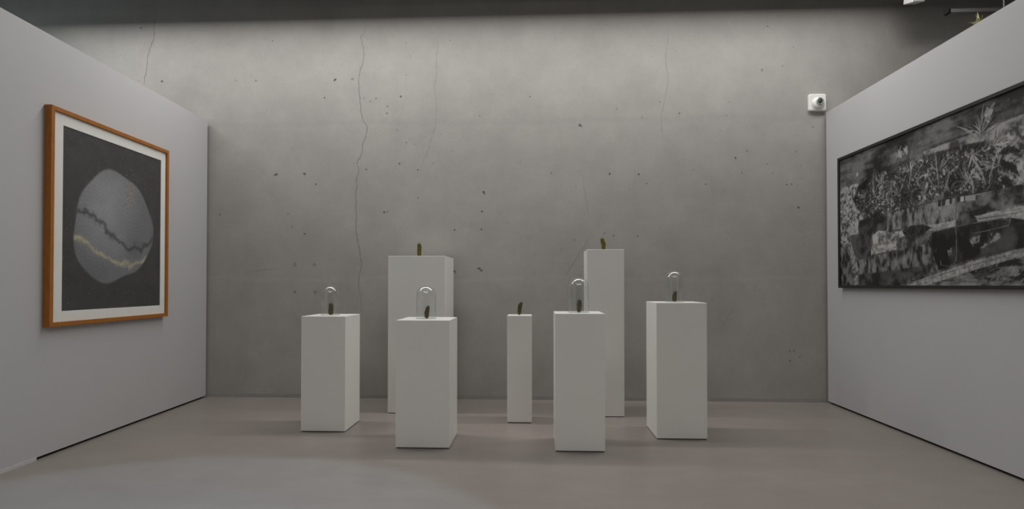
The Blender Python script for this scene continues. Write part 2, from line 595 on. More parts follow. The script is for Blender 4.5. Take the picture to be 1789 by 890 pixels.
fill_panel(-7.6, -5.4, 2.5, 4.6, CEIL_Z - 0.12, (0.74, 0.92, 1.0), 2.6,
            'small unseen cool fill panel added behind the oak picture wall')  # added for the bluish tint high on the concrete wall at left

def downlight(x, y, col, power, label):
    t = empty('ceiling_downlight', (x, y, CEIL_Z))
    bm = bmesh.new()
    bm_lathe(bm, [(0.0, 0.0), (0.09, 0.0), (0.09, -0.16), (0.075, -0.16), (0.075, -0.04), (0.0, -0.04)], 32)
    from_bm('can', bm, HOUSING, t)
    ld = bpy.data.lights.new('bulb', 'SPOT')
    ld.energy = power
    ld.color = col
    ld.spot_size = math.radians(49)
    ld.spot_blend = 0.14
    ld.shadow_soft_size = 0.05
    lo = bpy.data.objects.new('bulb', ld)
    C.objects.link(lo)
    lo.parent = t
    lo.location = (0, 0, -0.06)
    tag(t, label, 'downlight')

downlight(-2.1, 1.85, SPOT_COLOR, SPOT_POWER, 'round black ceiling downlight over the open side of the bay')

# ------------------------------------------------------------------ pedestals, gherkins, glass domes
def pedestal(fl, fr, top_y, label, depth=None, rz=0.0, group=None):
    """fl, fr: pixels of the front face's lower corners; top_y: pixel row of its upper edge"""
    a, b = on_floor(*fl), on_floor(*fr)
    w = (b - a).length
    mid = (a + b) / 2
    ztop = on_depth((fl[0] + fr[0]) / 2, top_y, mid.y).z
    dp = depth or w
    t = empty('pedestal', (mid.x, mid.y + dp / 2, 0), rz)
    bm = bmesh.new()
    bm_box(bm, (-w / 2, -dp / 2, 0.007), (w / 2, dp / 2, ztop), 0.0025, 2)
    from_bm('body', bm, LACQUER, t)
    box('plinth', (-w / 2 + 0.008, -dp / 2 + 0.008, 0), (w / 2 - 0.008, dp / 2 - 0.008, 0.0075), BLACK_GAP, t)
    tag(t, label, 'pedestal', group)
    t['top'] = ztop
    return t, mid, w, dp, ztop

def gherkin(x, y, z, length, rad, bend, lean, seed, mat, label):
    """standing gherkin: curved, blunt-ended, warty"""
    rnd = random.Random(seed)
    bm = bmesh.new()
    n, m = 40, 24
    warts = [(rnd.uniform(0.06, 0.94), rnd.uniform(0, 6.283), rnd.uniform(0.05, 0.12), rnd.uniform(0.035, 0.06)) for _ in range(70)]
    ringsv = []
    for i in range(n + 1):
        t = i / n
        e = min(t, 1 - t) / 0.16
        prof = math.sqrt(max(0.0, 1 - (1 - min(1, e)) ** 2)) if e < 1 else 1.0
        prof *= 0.90 + 0.16 * math.sin(math.pi * (t * 0.9 + 0.08)) - (0.06 if t > 0.8 else 0)
        cx = lean * t * length + bend * length * (math.sin(math.pi * t) - 0.0)
        cz = t * length
        ring = []
        if prof < 1e-4:
            ring = [bm.verts.new((cx, 0, cz))]
        else:
            for k in range(m):
                a = 2 * math.pi * k / m
                r = rad * prof * (1 + 0.035 * math.cos(5 * a + 0.7 * math.sin(5 * t)))
                for wt, wa, wh, ws in warts:
                    dt = (t - wt) * length / rad * 0.35
                    da = (a - wa + math.pi) % (2 * math.pi) - math.pi
                    q = (dt * dt + da * da * 0.12) / (ws * 1.5)
                    if q < 3:
                        r += rad * wh * math.exp(-q * 3) * prof
                ring.append(bm.verts.new((cx + r * math.cos(a), r * math.sin(a) * 0.96, cz)))
        ringsv.append(ring)
    for A, B in zip(ringsv[:-1], ringsv[1:]):
        for k in range(m):
            k2 = (k + 1) % m
            if len(A) == 1:
                bm.faces.new((A[0], B[k2], B[k]))
            elif len(B) == 1:
                bm.faces.new((A[k], A[k2], B[0]))
            else:
                bm.faces.new((A[k], A[k2], B[k2], B[k]))
    bmesh.ops.recalc_face_normals(bm, faces=bm.faces)
    t = empty('gherkin', (x, y, z - 0.0005))
    body = from_bm('skin', bm, mat, t, smooth=True)
    bm = bmesh.new()                                  # dry stem scar on the upper end
    cx = lean * length
    bm_lathe(bm, [(0.0, 0.0), (rad * 0.26, 0.0), (rad * 0.2, rad * 0.12), (0.0, rad * 0.16)], 10)
    for v in bm.verts:
        v.co += Vector((cx, 0, length - 0.0012))
    from_bm('stem_scar', bm, BARK, t, smooth=True)
    tag(t, label, 'gherkin')
    return t

def dome(x, y, z, r, h, label):
    bm = bmesh.new()
    th = 0.0028
    prof = []
    zc = h - r
    prof.append((r + 0.0022, 0.0))
    prof.append((r + 0.0022, 0.004))
    prof.append((r, 0.008))
    for k in range(9):
        prof.append((r, 0.012 + (zc - 0.012) * k / 8))
    for k in range(1, 16):
        a = math.pi / 2 * k / 16
        prof.append((r * math.cos(a), zc + r * math.sin(a)))
    prof.append((0.0, h))
    bm_lathe(bm, prof, 64)
    o = from_bm('shell', bm, GLASS, None, smooth=True)
    t = empty('glass_dome', (x, y, z + 0.0006))
    o.parent = t
    # ground rim where the glass stands
    bm = bmesh.new()
    bm_lathe(bm, [(r - th, 0.0), (r + 0.002, 0.0), (r + 0.002, 0.0035), (r - th, 0.0035)], 64, close=True)
    from_bm('ground_rim', bm, plain('ground_glass', (0.75, 0.76, 0.74), 0.4, 0.4), t)
    tag(t, label, 'glass dome')
    return t

# (front-left pixel, front-right pixel, top row, label, gherkin pixel x/top/bottom/width, dome (x, width, top row))
PED = [
    ((525, 755), (603, 755.5), 553, 'white square pedestal with glass dome nearest the framed oak picture',
     (578, 530, 552, 8.0), (577.5, 31, 499), 0),
    ((690.5, 784), (785, 784.5), 560, 'white pedestal with glass dome standing in front of the broad tall pedestal',
     (747, 535, 558, 7.2), (744.5, 34, 499), 0),
    ((677, 723), (777, 723.5), 447.5, 'broad tall white pedestal topped by a yellowish gherkin, no dome',
     (732.5, 424.5, 447, 7.0), None, 1),
    ((886, 739.5), (929, 740), 552, 'narrow low white pedestal with a bare gherkin in the middle of the group',
     (909, 527, 550, 6.8), None, 0),
    ((970, 789.5), (1057.5, 791), 548.5, 'white pedestal with glass dome standing in front of the slim tall pedestal',
     (1012, 522, 545, 7.6), (1011, 35, 485), 0),
    ((1147.5, 768), (1236, 769), 529.5, 'white square pedestal with glass dome nearest the black framed drawing',
     (1179.5, 508.5, 528, 6.8), (1178, 30, 473), 0),
    ((1026, 729), (1091, 729.5), 436, 'slim tall white pedestal topped by a bare gherkin, highest of the group',
     (1053, 415.5, 436, 6.8), None, 1),
]
GL = ['short dark gherkin under the dome on the pedestal nearest the oak picture',
      'slanting gherkin under the dome in front of the broad tall pedestal',
      'upright yellowish gherkin on top of the broad tall pedestal',
      'dark bare gherkin on the narrow low pedestal',
      'straight dark gherkin under the dome in front of the slim tall pedestal',
      'gherkin under the dome on the pedestal nearest the black framed drawing',
      'bare gherkin on top of the slim tall pedestal']
DL = {0: 'clear glass dome on the pedestal nearest the oak picture',
      1: 'clear glass dome on the pedestal in front of the broad tall pedestal',
      4: 'clear glass dome on the pedestal in front of the slim tall pedestal',
      5: 'clear glass dome on the pedestal nearest the black framed drawing'}
SHAPE = [(0.02, 0.03), (-0.05, 0.13), (0.0, 0.0), (-0.05, 0.15), (0.0, 0.05), (-0.05, 0.10), (0.03, -0.12)]
for i, (fl, fr, ty, label, g, d, gm) in enumerate(PED):
    t, mid, w, dp, zt = pedestal(fl, fr, ty, label, depth={3: 0.25}.get(i))
    yc = mid.y + dp * 0.5
    scale = (yc * math.cos(YAW)) / FPX
    base = on_depth(g[0], ty, yc)
    # gherkins on the high pedestals show less of their foot
    glen = (g[2] - g[1]) * scale
    if zt > CAM_H:
        glen = on_depth(g[0], g[1], yc).z - zt
    bend, lean = SHAPE[i]
    gx = base.x - lean * glen * 0.5
    gherkin(gx, yc, zt + 0.001, glen, g[3] * scale * 0.46, bend, lean, 20 + i, GHERKIN[gm], GL[i])
    if d:
        c = on_depth(d[0], ty, yc)
        top = on_depth(d[0], d[2], yc).z
        dome(c.x, yc, zt, d[1] * scale * 0.5, top - zt, DL[i])

# ------------------------------------------------------------------ pictures
def fbm(h, w, cell, seed, octaves=4, sx=1.0, sy=1.0):
    r = np.random.default_rng(seed)
    out = np.zeros((h, w))
    amp, tot = 1.0, 0.0
    for o in range(octaves):
        gx = max(2, int(w / (cell * sx)) + 2)
        gy = max(2, int(h / (cell * sy)) + 2)
        g = r.random((gy + 1, gx + 1))
        X = np.linspace(0, gx - 1e-6, w)
        Y = np.linspace(0, gy - 1e-6, h)
        xi, yi = X.astype(int), Y.astype(int)
        fx, fy = X - xi, Y - yi
        fx = fx * fx * (3 - 2 * fx)
        fy = (fy * fy * (3 - 2 * fy))[:, None]
        a = g[yi][:, xi] * (1 - fx) + g[yi][:, xi + 1] * fx
        b = g[yi + 1][:, xi] * (1 - fx) + g[yi + 1][:, xi + 1] * fx
        out += amp * (a * (1 - fy) + b * fy)
        tot += amp
        amp *= 0.55
        cell = max(1.0, cell / 2)
    return out / tot

class Canvas:
    """grey picture held as an array; row 0 is the top"""
    def __init__(self, w, h, v=0.1):
        self.w, self.h = w, h
        self.a = np.full((h, w, 3), v, dtype=float)
        self.X, self.Y = np.meshgrid(np.arange(w) + 0.5, np.arange(h) + 0.5)
    def poly(self, pts, soft=0):
        m = np.zeros((self.h, self.w), dtype=bool)
        n = len(pts)
        for i in range(n):
            (x0, y0), (x1, y1) = pts[i], pts[(i + 1) % n]
            if abs(y1 - y0) < 1e-9:
                continue
            c = ((self.Y >= min(y0, y1)) & (self.Y < max(y0, y1)))
            xx = x0 + (self.Y - y0) * (x1 - x0) / (y1 - y0)
            m ^= c & (self.X < xx)
        m = m.astype(float)
        for _ in range(soft):
            p = np.pad(m, 1, mode='edge')
            m = (p[1:-1, :-2] + p[1:-1, 2:] + p[:-2, 1:-1] + p[2:, 1:-1] + 2 * p[1:-1, 1:-1]) / 6
        return m
    def put(self, m, col):
        c = np.asarray(col, dtype=float)
        if c.ndim == 2:
            c = c[:, :, None]
        elif c.ndim == 0:
            c = np.full(3, float(c))
        self.a = self.a * (1 - m[:, :, None]) + c * m[:, :, None]
    def stroke(self, x0, y0, x1, y1, wd, col, alpha=1.0):
        pad = wd + 1.5
        xa, xb = int(max(0, min(x0, x1) - pad)), int(min(self.w, max(x0, x1) + pad + 1))
        ya, yb = int(max(0, min(y0, y1) - pad)), int(min(self.h, max(y0, y1) + pad + 1))
        if xa >= xb or ya >= yb:
            return
        X, Y = self.X[ya:yb, xa:xb], self.Y[ya:yb, xa:xb]
        dx, dy = x1 - x0, y1 - y0
        L = dx * dx + dy * dy + 1e-9
        t = np.clip(((X - x0) * dx + (Y - y0) * dy) / L, 0, 1)
        d = np.hypot(X - x0 - t * dx, Y - y0 - t * dy)
        m = np.clip(wd * (1 - 0.7 * t) + 0.5 - d, 0, 1)[:, :, None] * alpha
        self.a[ya:yb, xa:xb] = self.a[ya:yb, xa:xb] * (1 - m) + np.asarray(col, dtype=float) * m
    def curve(self, pts, wd, col, alpha=1.0):
        for p, q in zip(pts[:-1], pts[1:]):
            self.stroke(p[0], p[1], q[0], q[1], wd, col, alpha)

def ink_mesh(name, cv, width, height, mat, parent, y):
    """flat sheet carrying the canvas as a colour for each point; local X right, Z up, origin at lower left"""
    w, h = cv.w, cv.h
    xs = np.linspace(0, width, w)
    zs = np.linspace(height, 0, h)
    XX, ZZ = np.meshgrid(xs, zs)
    co = np.stack([XX, np.full_like(XX, y), ZZ], -1).reshape(-1, 3).astype(np.float32)
    idx = np.arange(w * h).reshape(h, w)
    q = np.stack([idx[1:, :-1], idx[1:, 1:], idx[:-1, 1:], idx[:-1, :-1]], -1).reshape(-1, 4).astype(np.int32)
    me = bpy.data.meshes.new(name)
    me.vertices.add(len(co))
    me.vertices.foreach_set('co', co.ravel())
    me.loops.add(q.size)
    me.loops.foreach_set('vertex_index', q.ravel())
    me.polygons.add(len(q))
    me.polygons.foreach_set('loop_start', np.arange(0, q.size, 4, dtype=np.int32))
    me.update(calc_edges=True)
    at = me.attributes.new('ink', 'FLOAT_COLOR', 'POINT')
    c = np.concatenate([np.clip(cv.a, 0.004, 0.95), np.ones((h, w, 1))], -1).astype(np.float32)
    at.data.foreach_set('color', c.ravel())
    return link(name, me, mat, parent)

def frame_rails(t, W, H, rw, dep, mat):
    """four mitred rails; local origin lower left of the outer edge, front at y = -dep, wall at y = 0"""
    o = [(0, 0), (W, 0), (W, H), (0, H)]
    n = [(rw, rw), (W - rw, rw), (W - rw, H - rw), (rw, H - rw)]
    for i in range(4):
        j = (i + 1) % 4
        bm = bmesh.new()
        f = [bm.verts.new((p[0], -dep, p[1])) for p in (o[i], o[j], n[j], n[i])]
        b = [bm.verts.new((p[0], 0, p[1])) for p in (o[i], o[j], n[j], n[i])]
        bm.faces.new(f)
        bm.faces.new(list(reversed(b)))
        for k in range(4):
            bm.faces.new((f[k], f[(k + 1) % 4], b[(k + 1) % 4], b[k]))
        bmesh.ops.recalc_face_normals(bm, faces=bm.faces)
        bmesh.ops.bevel(bm, geom=[e for e in bm.edges if all(abs(v.co.y + dep) < 1e-6 for v in e.verts)],
                        offset=0.0012, segments=1, affect='EDGES')
        from_bm('frame_rail', bm, mat, t)

# --- oak framed print on the left partition
DEP = 0.055
tl = wall_coords(WL, 89.4, 184.5, DEP)
bl = wall_coords(WL, 87.0, 571.5, DEP)
tr = wall_coords(WL, 296.5, 262.5, DEP)
br = wall_coords(WL, 292.5, 553.5, DEP)
sL, sR = (tl[0] + bl[0]) / 2, (tr[0] + br[0]) / 2
zT, zB = (tl[1] + tr[1]) / 2, (bl[1] + br[1]) / 2
W, H = abs(sL - sR), zT - zB
print('oak frame', W, H, zB, tl, bl, tr, br)
t = empty('framed_print', (0, 0, 0))
t.matrix_world = wall_frame(WL, sL, zB, 0.001)
frame_rails(t, W, H, 0.034, DEP, OAK)
box('backing_board', (0.02, -0.030, 0.02), (W - 0.02, -0.002, H - 0.02), BACKING, t)
# print opening in the mat, measured on the print's plane
def pl(px, py):
    s, z = wall_coords(WL, px, py, 0.034)
    return sL - s, z - zB
a, b, c, d = pl(109.7, 221), pl(107, 543), pl(281, 279), pl(278.5, 534.5)
ox0, ox1 = (a[0] + b[0]) / 2, (c[0] + d[0]) / 2
oz1, oz0 = (a[1] + c[1]) / 2, (b[1] + d[1]) / 2
print('opening', ox0, ox1, oz0, oz1)
bm = bmesh.new()
o = [(0.03, 0.03), (W - 0.03, 0.03), (W - 0.03, H - 0.03), (0.03, H - 0.03)]
n = [(ox0, oz0), (ox1, oz0), (ox1, oz1), (ox0, oz1)]
for k in range(4):
    j = (k + 1) % 4
    f = [(o[k], -0.037), (o[j], -0.037), (n[j], -0.037), (n[k], -0.037)]
    bm.faces.new([bm.verts.new((p[0], y, p[1])) for p, y in f])
    f = [(n[k], -0.037), (n[j], -0.037), (n[j], -0.0325), (n[k], -0.0325)]
    bm.faces.new([bm.verts.new((p[0], y, p[1])) for p, y in f])
bmesh.ops.remove_doubles(bm, verts=bm.verts, dist=1e-5)
bmesh.ops.recalc_face_normals(bm, faces=bm.faces)
from_bm('mat_board', bm, MAT_BOARD, t)
# plain stand-in design: a pale speckled oval boulder on a dark glittering ground
PWm, PHm = ox1 - ox0 + 0.02, oz1 - oz0 + 0.02
cw, ch = int(PWm / 0.0036), int(PHm / 0.0036)
cv = Canvas(cw, ch)
g = fbm(ch, cw, 40, 1)
cv.a[:] = (0.050 + 0.024 * g)[:, :, None] * np.array([1.0, 1.0, 1.02])
rg = np.random.default_rng(5)
for k in range(2200):
    x, y = rg.random() * cw, rg.random() * ch
    v = 0.10 + 0.35 * rg.random() ** 4
    cv.stroke(x, y, x + rg.normal(0, .6), y + rg.normal(0, .6), 0.25 + 0.5 * rg.random() ** 3, (v, v, v * 0.95), 0.8)
X = (cv.X / cw - 0.49) / 0.385
Y = (cv.Y / ch - 0.51) / 0.35
ang = np.arctan2(Y, X)
R = np.hypot(X, Y) / (1 + 0.06 * np.cos(2 * ang + 0.7) + 0.05 * np.cos(3 * ang - 0.6) + 0.02 * np.cos(7 * ang))
mask = np.clip((1 - R) * 26, 0, 1)
tone = 0.20 + 0.10 * fbm(ch, cw, 70, 8, 5)
tone *= 0.62 + 0.5 * np.clip(1.05 - np.hypot(X + 0.25, Y + 0.35), 0, 1)
dots = 0.75 + 0.5 * (np.sin(cv.X * 1.15 + 3 * np.sin(cv.Y / 40)) * np.sin(cv.Y * 1.15 + 3 * np.sin(cv.X / 50)) > 0.1)
tone = tone * dots * 1.15
col = np.stack([tone * 0.98, tone, tone * 1.06], -1)
cv.a = cv.a * (1 - mask[:, :, None]) + col * mask[:, :, None]
# darker veins and a warm pale seam through the boulder
band = np.exp(-((Y - 0.28 * np.sin(2.2 * X + 0.5) - 0.05 - 0.3 * (fbm(ch, cw, 30, 12) - 0.5)) / 0.055) ** 2) * mask
cv.put(0.75 * band, 0.045)
band = np.exp(-((Y - 0.22 * np.sin(2.0 * X + 0.9) - 0.42 - 0.25 * (fbm(ch, cw, 26, 13) - 0.5)) / 0.05) ** 2) * mask
cv.put(0.8 * band, np.array([0.42, 0.40, 0.27])[None, None, :] * (0.6 + 0.7 * fbm(ch, cw, 8, 14)[:, :, None]))
for k in range(420):
    a_, r_ = rg.random() * 6.283, abs(rg.normal(0, 0.2))
    x, y = cw * (0.63 + 0.22 * r_ * math.cos(a_)), ch * (0.30 + 0.32 * r_ * math.sin(a_))
    v = rg.random()
    cv.stroke(x, y, x + rg.normal(0, 2), y + rg.normal(0, 2), 0.8, (0.10 + 0.32 * v, 0.09 + 0.25 * v, 0.08 + 0.17 * v), 0.8)
p = ink_mesh('print', cv, PWm, PHm, PRINT_L, t, 0)
p.location = (ox0 - 0.01, -0.0323, oz0 - 0.01)
tag(t, 'oak framed portrait-format print with a pale speckled form on dark ground', 'picture')

# --- black framed drawing on the right partition
DEP = 0.05
tl = wall_coords(WR, 1462.3, 276.6, DEP)
bl = wall_coords(WR, 1464.8, 502.5, DEP)
ttr = wall_coords(WR, 1788, 143.0, DEP)
bbr = wall_coords(WR, 1788, 508.0, DEP)
sL2 = (tl[0] + bl[0]) / 2
zT2 = (tl[1] + ttr[1]) / 2
zB2 = (bl[1] + bbr[1]) / 2
W2, H2 = 3.05, zT2 - zB2
print('black frame', W2, H2, zB2, tl, bl, ttr, bbr)
t = empty('framed_drawing', (0, 0, 0))
t.matrix_world = wall_frame(WR, sL2, zB2, 0.001)
frame_rails(t, W2, H2, 0.028, DEP, BLACK_FRAME)
box('backing_board', (0.015, -0.034, 0.015), (W2 - 0.015, -0.002, H2 - 0.015), BACKING, t)
DW, DH = W2 - 0.05, H2 - 0.05
cw, ch = int(DW / 0.004), int(DH / 0.004)
cv = Canvas(cw, ch)
def q(px, py):
    s, z = wall_coords(WR, px, py, 0.036)
    return ((s - sL2 - 0.025) / DW * cw, (1 - (z - zB2 - 0.025) / DH) * ch)
def Q(pts):
    return [q(*p) for p in pts]
EXT = 1000                                   # the part beyond the picture's edge: carry shapes on to the right
def Qx(pts):
    return [(x if px < 1785 else x + 0.0, y) for (px, py), (x, y) in zip(pts, Q(pts))]
rg = np.random.default_rng(77)
n_big, n_mid, n_fine = fbm(ch, cw, 90, 21, 5), fbm(ch, cw, 26, 22, 5), fbm(ch, cw, 6, 23, 3)
n_v = fbm(ch, cw, 16, 24, 5, sx=0.5, sy=1.3)
n_h = fbm(ch, cw, 22, 25, 5, sx=2.2, sy=0.35)
def contrast(n, lo, hi, a, b):
    return lo + (hi - lo) * np.clip((n - a) / (b - a), 0, 1)
R0, Rt = 1789, 2400
cv.a[:] = contrast(n_mid * 0.6 + n_fine * 0.4, 0.03, 0.16, 0.35, 0.65)[:, :, None]
# night sky
sky = cv.poly(Q([(1460, 270), (1789, 130), (2050, 20), (2050, 105), (1789, 200), (1640, 258), (1560, 282), (1500, 321), (1460, 333)]), 2)
cv.put(sky, contrast(n_big * 0.45 + n_mid * 0.3 + n_h * 0.25, 0.016, 0.14, 0.42, 0.64))
# pale rough ground at the left
cv.put(cv.poly(Q([(1464, 331), (1500, 320), (1520, 330), (1506, 390), (1500, 440), (1480, 430), (1464, 440)]), 2),
       contrast(n_fine * 0.6 + n_mid * 0.4, 0.05, 0.36, 0.36, 0.62))
# sloping line of a far wall
cv.put(cv.poly(Q([(1612, 266), (1789, 200), (2050, 102), (2050, 160), (1789, 232), (1700, 262), (1625, 280)]), 1),
       contrast(n_mid, 0.05, 0.30, 0.35, 0.65))
cv.put(cv.poly(Q([(1755, 230), (1789, 218), (2050, 120), (2050, 260), (1789, 322), (1752, 330)]), 3),
       contrast(n_fine * 0.5 + n_mid * 0.5, 0.05, 0.38, 0.38, 0.62))
# shrubbery: dark ground, then leaves
plants = cv.poly(Q([(1490, 350), (1500, 325), (1530, 300), (1560, 285), (1600, 275), (1640, 265), (1700, 250), (1760, 240),
                    (1765, 330), (1700, 340), (1640, 350), (1580, 365), (1510, 385)]), 3)
cv.put(plants, contrast(n_mid * 0.7 + n_fine * 0.3, 0.012, 0.10, 0.36, 0.66))
def leaf(x, y, ang, L, wd, v, bend=0.3):
    pts = []
    for k in range(6):
        tt = k / 5
        pts.append((x + L * tt * math.cos(ang + bend * tt), y + L * tt * math.sin(ang + bend * tt)))
    for k in range(5):
        tt = (k + 0.5) / 5
        ww = wd * (1 - (2 * tt - 1) ** 2) + 0.2
        cv.stroke(*pts[k], *pts[k + 1], ww, (v, v, v * 0.98), 0.85)
inner = cv.poly(Q([(1496, 350), (1520, 318), (1560, 295), (1640, 275), (1750, 248), (1758, 325), (1640, 345), (1515, 378)]))
ys, xs = np.nonzero(inner > 0.5)
for k in range(1500):
    i = rg.integers(len(xs))
    v = 0.04 + 0.30 * rg.random() ** 2.2
    leaf(xs[i], ys[i], rg.random() * 6.283, 5 + 11 * rg.random(), 0.6 + 1.6 * rg.random(), v, rg.normal(0, .5))
for k in range(700):
    i = rg.integers(len(xs))
    leaf(xs[i], ys[i], rg.random() * 6.283, 5 + 14 * rg.random(), 0.7 + 1.8 * rg.random(), 0.012 + 0.02 * rg.random(), rg.normal(0, .5))
for (px, py, nn, L, a0, a1) in ((1538, 322, 16, 34, -2.9, -0.3), (1512, 345, 12, 26, -3.3, -0.9), (1714, 235, 18, 46, -2.4, -0.2),
                                (1700, 268, 14, 34, 0.2, 2.6), (1590, 300, 12, 26, -3.0, -0.2), (1640, 300, 14, 30, -2.8, -0.4),
                                (1690, 318, 16, 36, -2.9, -0.4), (1745, 290, 14, 40, -3.4, -1.2), (1735, 255, 10, 40, -1.2, 0.5),
                                (1608, 330, 12, 24, -2.9, -0.3), (1570, 340, 12, 26, -2.9, -0.3), (1660, 335, 12, 26, -2.6, -0.6)):
    cx, cy = q(px, py)
    for k in range(nn):
        an = a0 + (a1 - a0) * (k + rg.random() * 0.7) / nn
        leaf(cx, cy, an, L * (0.6 + 0.6 * rg.random()), 1.3, 0.14 + 0.24 * rg.random(), rg.normal(0, .45))
        leaf(cx, cy, an + 0.06, L * (0.5 + 0.6 * rg.random()), 1.0, 0.02, rg.normal(0, .4))
# clumps of light and shade among the leaves
clump = contrast(fbm(ch, cw, 55, 41, 3), 0.45, 1.75, 0.30, 0.70)[:, :, None]
cv.a = cv.a * (1 - plants[:, :, None]) + cv.a * clump * plants[:, :, None]
for px, py, an, L, v in ((1530, 345, -2.0, 60, .24), (1538, 340, -1.2, 55, .20), (1712, 245, -2.3, 70, .26), (1716, 243, -0.6, 62, .28),
                         (1713, 245, -1.6, 66, .20), (1640, 322, -1.7, 70, .24), (1632, 326, -2.2, 55, .18), (1690, 300, 0.9, 60, .26),
                         (1684, 285, 1.5, 56, .22), (1745, 300, -1.9, 60, .22), (1588, 330, -1.5, 60, .2), (1600, 318, -0.7, 44, .24),
                         (1560, 350, -1.9, 50, .2), (1660, 300, 2.0, 46, .2), (1728, 320, -1.4, 66, .3), (1722, 322, -1.9, 56, .26)):
    cx, cy = q(px, py)
    leaf(cx, cy, an, L, 2.6, v, rg.normal(0, .35))
    leaf(cx + 2, cy, an + .05, L * .9, 0.8, 0.02, rg.normal(0, .2))
# pale blossoms
for px, py, r in ((1572, 271, 11), (1583, 263, 8), (1574, 270, 6), (1729, 196, 9), (1725, 202, 6), (1498, 305, 4), (1618, 307, 5),
                  (1619, 324, 5), (1615, 345, 5), (1650, 300, 4), (1606, 345, 4), (1756, 255, 6), (1700, 300, 5), (1760, 275, 6)):
    cx, cy = q(px, py)
    for k in range(12):
        cv.stroke(cx + rg.normal(0, r * .5), cy + rg.normal(0, r * .6), cx + rg.normal(0, r * .5), cy + rg.normal(0, r * .6),
                  1 + r * 0.22, (0.20 + 0.2 * rg.random(),) * 3, 0.6)
# big dark leaves against the pale ground
for px, py, an in ((1752, 288, 0.2), (1750, 312, 0.5), (1748, 268, -0.3), (1742, 325, 0.9)):
    cx, cy = q(px, py)
    leaf(cx, cy, an, 42, 8, 0.014, 0.5)
# low masonry wall behind the pool
cv.put(cv.poly(Q([(1503, 388), (1560, 370), (1640, 352), (1789, 322), (2050, 270), (2050, 330), (1789, 362), (1705, 384), (1640, 394), (1560, 402), (1503, 415)]), 1),
       contrast(n_v * 0.6 + n_mid * 0.4, 0.03, 0.24, 0.36, 0.64))
cv.put(cv.poly(Q([(1500, 386), (1548, 374), (1550, 402), (1500, 415)]), 1), contrast(n_mid, 0.02, 0.10, 0.35, 0.65))
cv.put(cv.poly(Q([(1700, 342), (1789, 322), (2050, 270), (2050, 318), (1789, 355), (1700, 378)]), 2), contrast(n_mid, 0.02, 0.17, 0.38, 0.68))
cv.curve(Q([(1503, 388), (1560, 370), (1640, 351), (1700, 339), (1789, 322)]), 1.0, 0.02)
for px0, px1, v in ((1639, 1644, .02), (1645, 1651, .03), (1652, 1658, .30), (1659, 1663, .04), (1664, 1668, .25), (1672, 1677, .03), (1678, 1684, .42), (1686, 1704, .27)):
    y0_, y1_ = 352 - (px0 - 1640) * 0.21, 361 - (px0 - 1640) * 0.21
    cv.put(cv.poly(Q([(px0, y0_), (px1, y0_ - 1), (px1, y1_ - 1), (px0, y1_)])), v + 0.06 * (n_fine - .5))
# light coping strip
cv.put(cv.poly(Q([(1624, 394), (1700, 379), (1789, 359), (2050, 305), (2050, 350), (1789, 384), (1640, 402), (1624, 404)]), 1),
       contrast(n_h * .5 + n_fine * .5, 0.22, 0.40, 0.36, 0.6))
cv.curve(Q([(1710, 383), (1789, 370)]), 0.9, 0.05)
# rounded rock on the coping
cv.put(cv.poly(Q([(1668, 396), (1674, 378), (1686, 369), (1697, 370), (1706, 382), (1708, 388)]), 1), contrast(n_mid, 0.015, 0.12, 0.38, 0.66))
# pale rocks and a dark one at the pool's edge
cv.put(cv.poly(Q([(1524, 413), (1535, 403), (1560, 406), (1582, 402), (1580, 412), (1566, 418), (1566, 436), (1520, 446), (1526, 424)]), 1),
       contrast(n_fine * .4 + n_mid * .6, 0.10, 0.40, 0.32, 0.58))
for k in range(26):
    x, y = q(1528 + 50 * rg.random(), 406 + 14 * rg.random())
    cv.stroke(x, y, x + rg.normal(6, 8), y + rg.normal(0, 3), 0.7, 0.03, 0.8)
cv.put(cv.poly(Q([(1576, 404), (1590, 395), (1612, 392), (1629, 398), (1612, 408), (1590, 412), (1579, 410)]), 1), contrast(n_fine, 0.012, 0.05, 0.3, 0.7))
cv.put(cv.poly(Q([(1480, 412), (1524, 406), (1522, 446), (1500, 456), (1490, 440)]), 3), contrast(n_mid, 0.015, 0.09, 0.38, 0.66))
# still water with reflections
cv.put(cv.poly(Q([(1498, 456), (1566, 438), (1628, 424), (1640, 470), (1570, 500), (1500, 502)]), 2), contrast(n_v * .7 + n_mid * .3, 0.02, 0.20, 0.38, 0.66))
cv.put(cv.poly(Q([(1500, 480), (1630, 462), (1570, 502), (1500, 504)]), 6), contrast(n_mid, 0.02, 0.09, 0.38, 0.66))
# dark block with a rounded rim
cv.put(cv.poly(Q([(1628, 405), (1700, 388), (1765, 380), (1789, 384), (2050, 345), (2050, 395), (1789, 432), (1700, 452), (1640, 472), (1628, 440)]), 1),
       contrast(n_big * .4 + n_mid * .6, 0.012, 0.08, 0.42, 0.68))
cv.put(cv.poly(Q([(1680, 430), (1700, 415), (1745, 405), (1750, 415), (1720, 432), (1690, 437)]), 5) * (n_mid > 0.5), contrast(n_fine, 0.08, 0.25, .3, .6))
cv.put(cv.poly(Q([(1630, 425), (1660, 420), (1664, 445), (1640, 452)]), 5) * (n_mid > 0.5), contrast(n_fine, 0.08, 0.2, .3, .6))
cv.curve(Q([(1628, 406), (1660, 398), (1700, 390), (1752, 382), (1764, 385), (1762, 394), (1730, 402), (1700, 408)]), 0.9, 0.17, 0.8)
cv.curve(Q([(1628, 411), (1700, 395), (1750, 388)]), 0.9, 0.02)
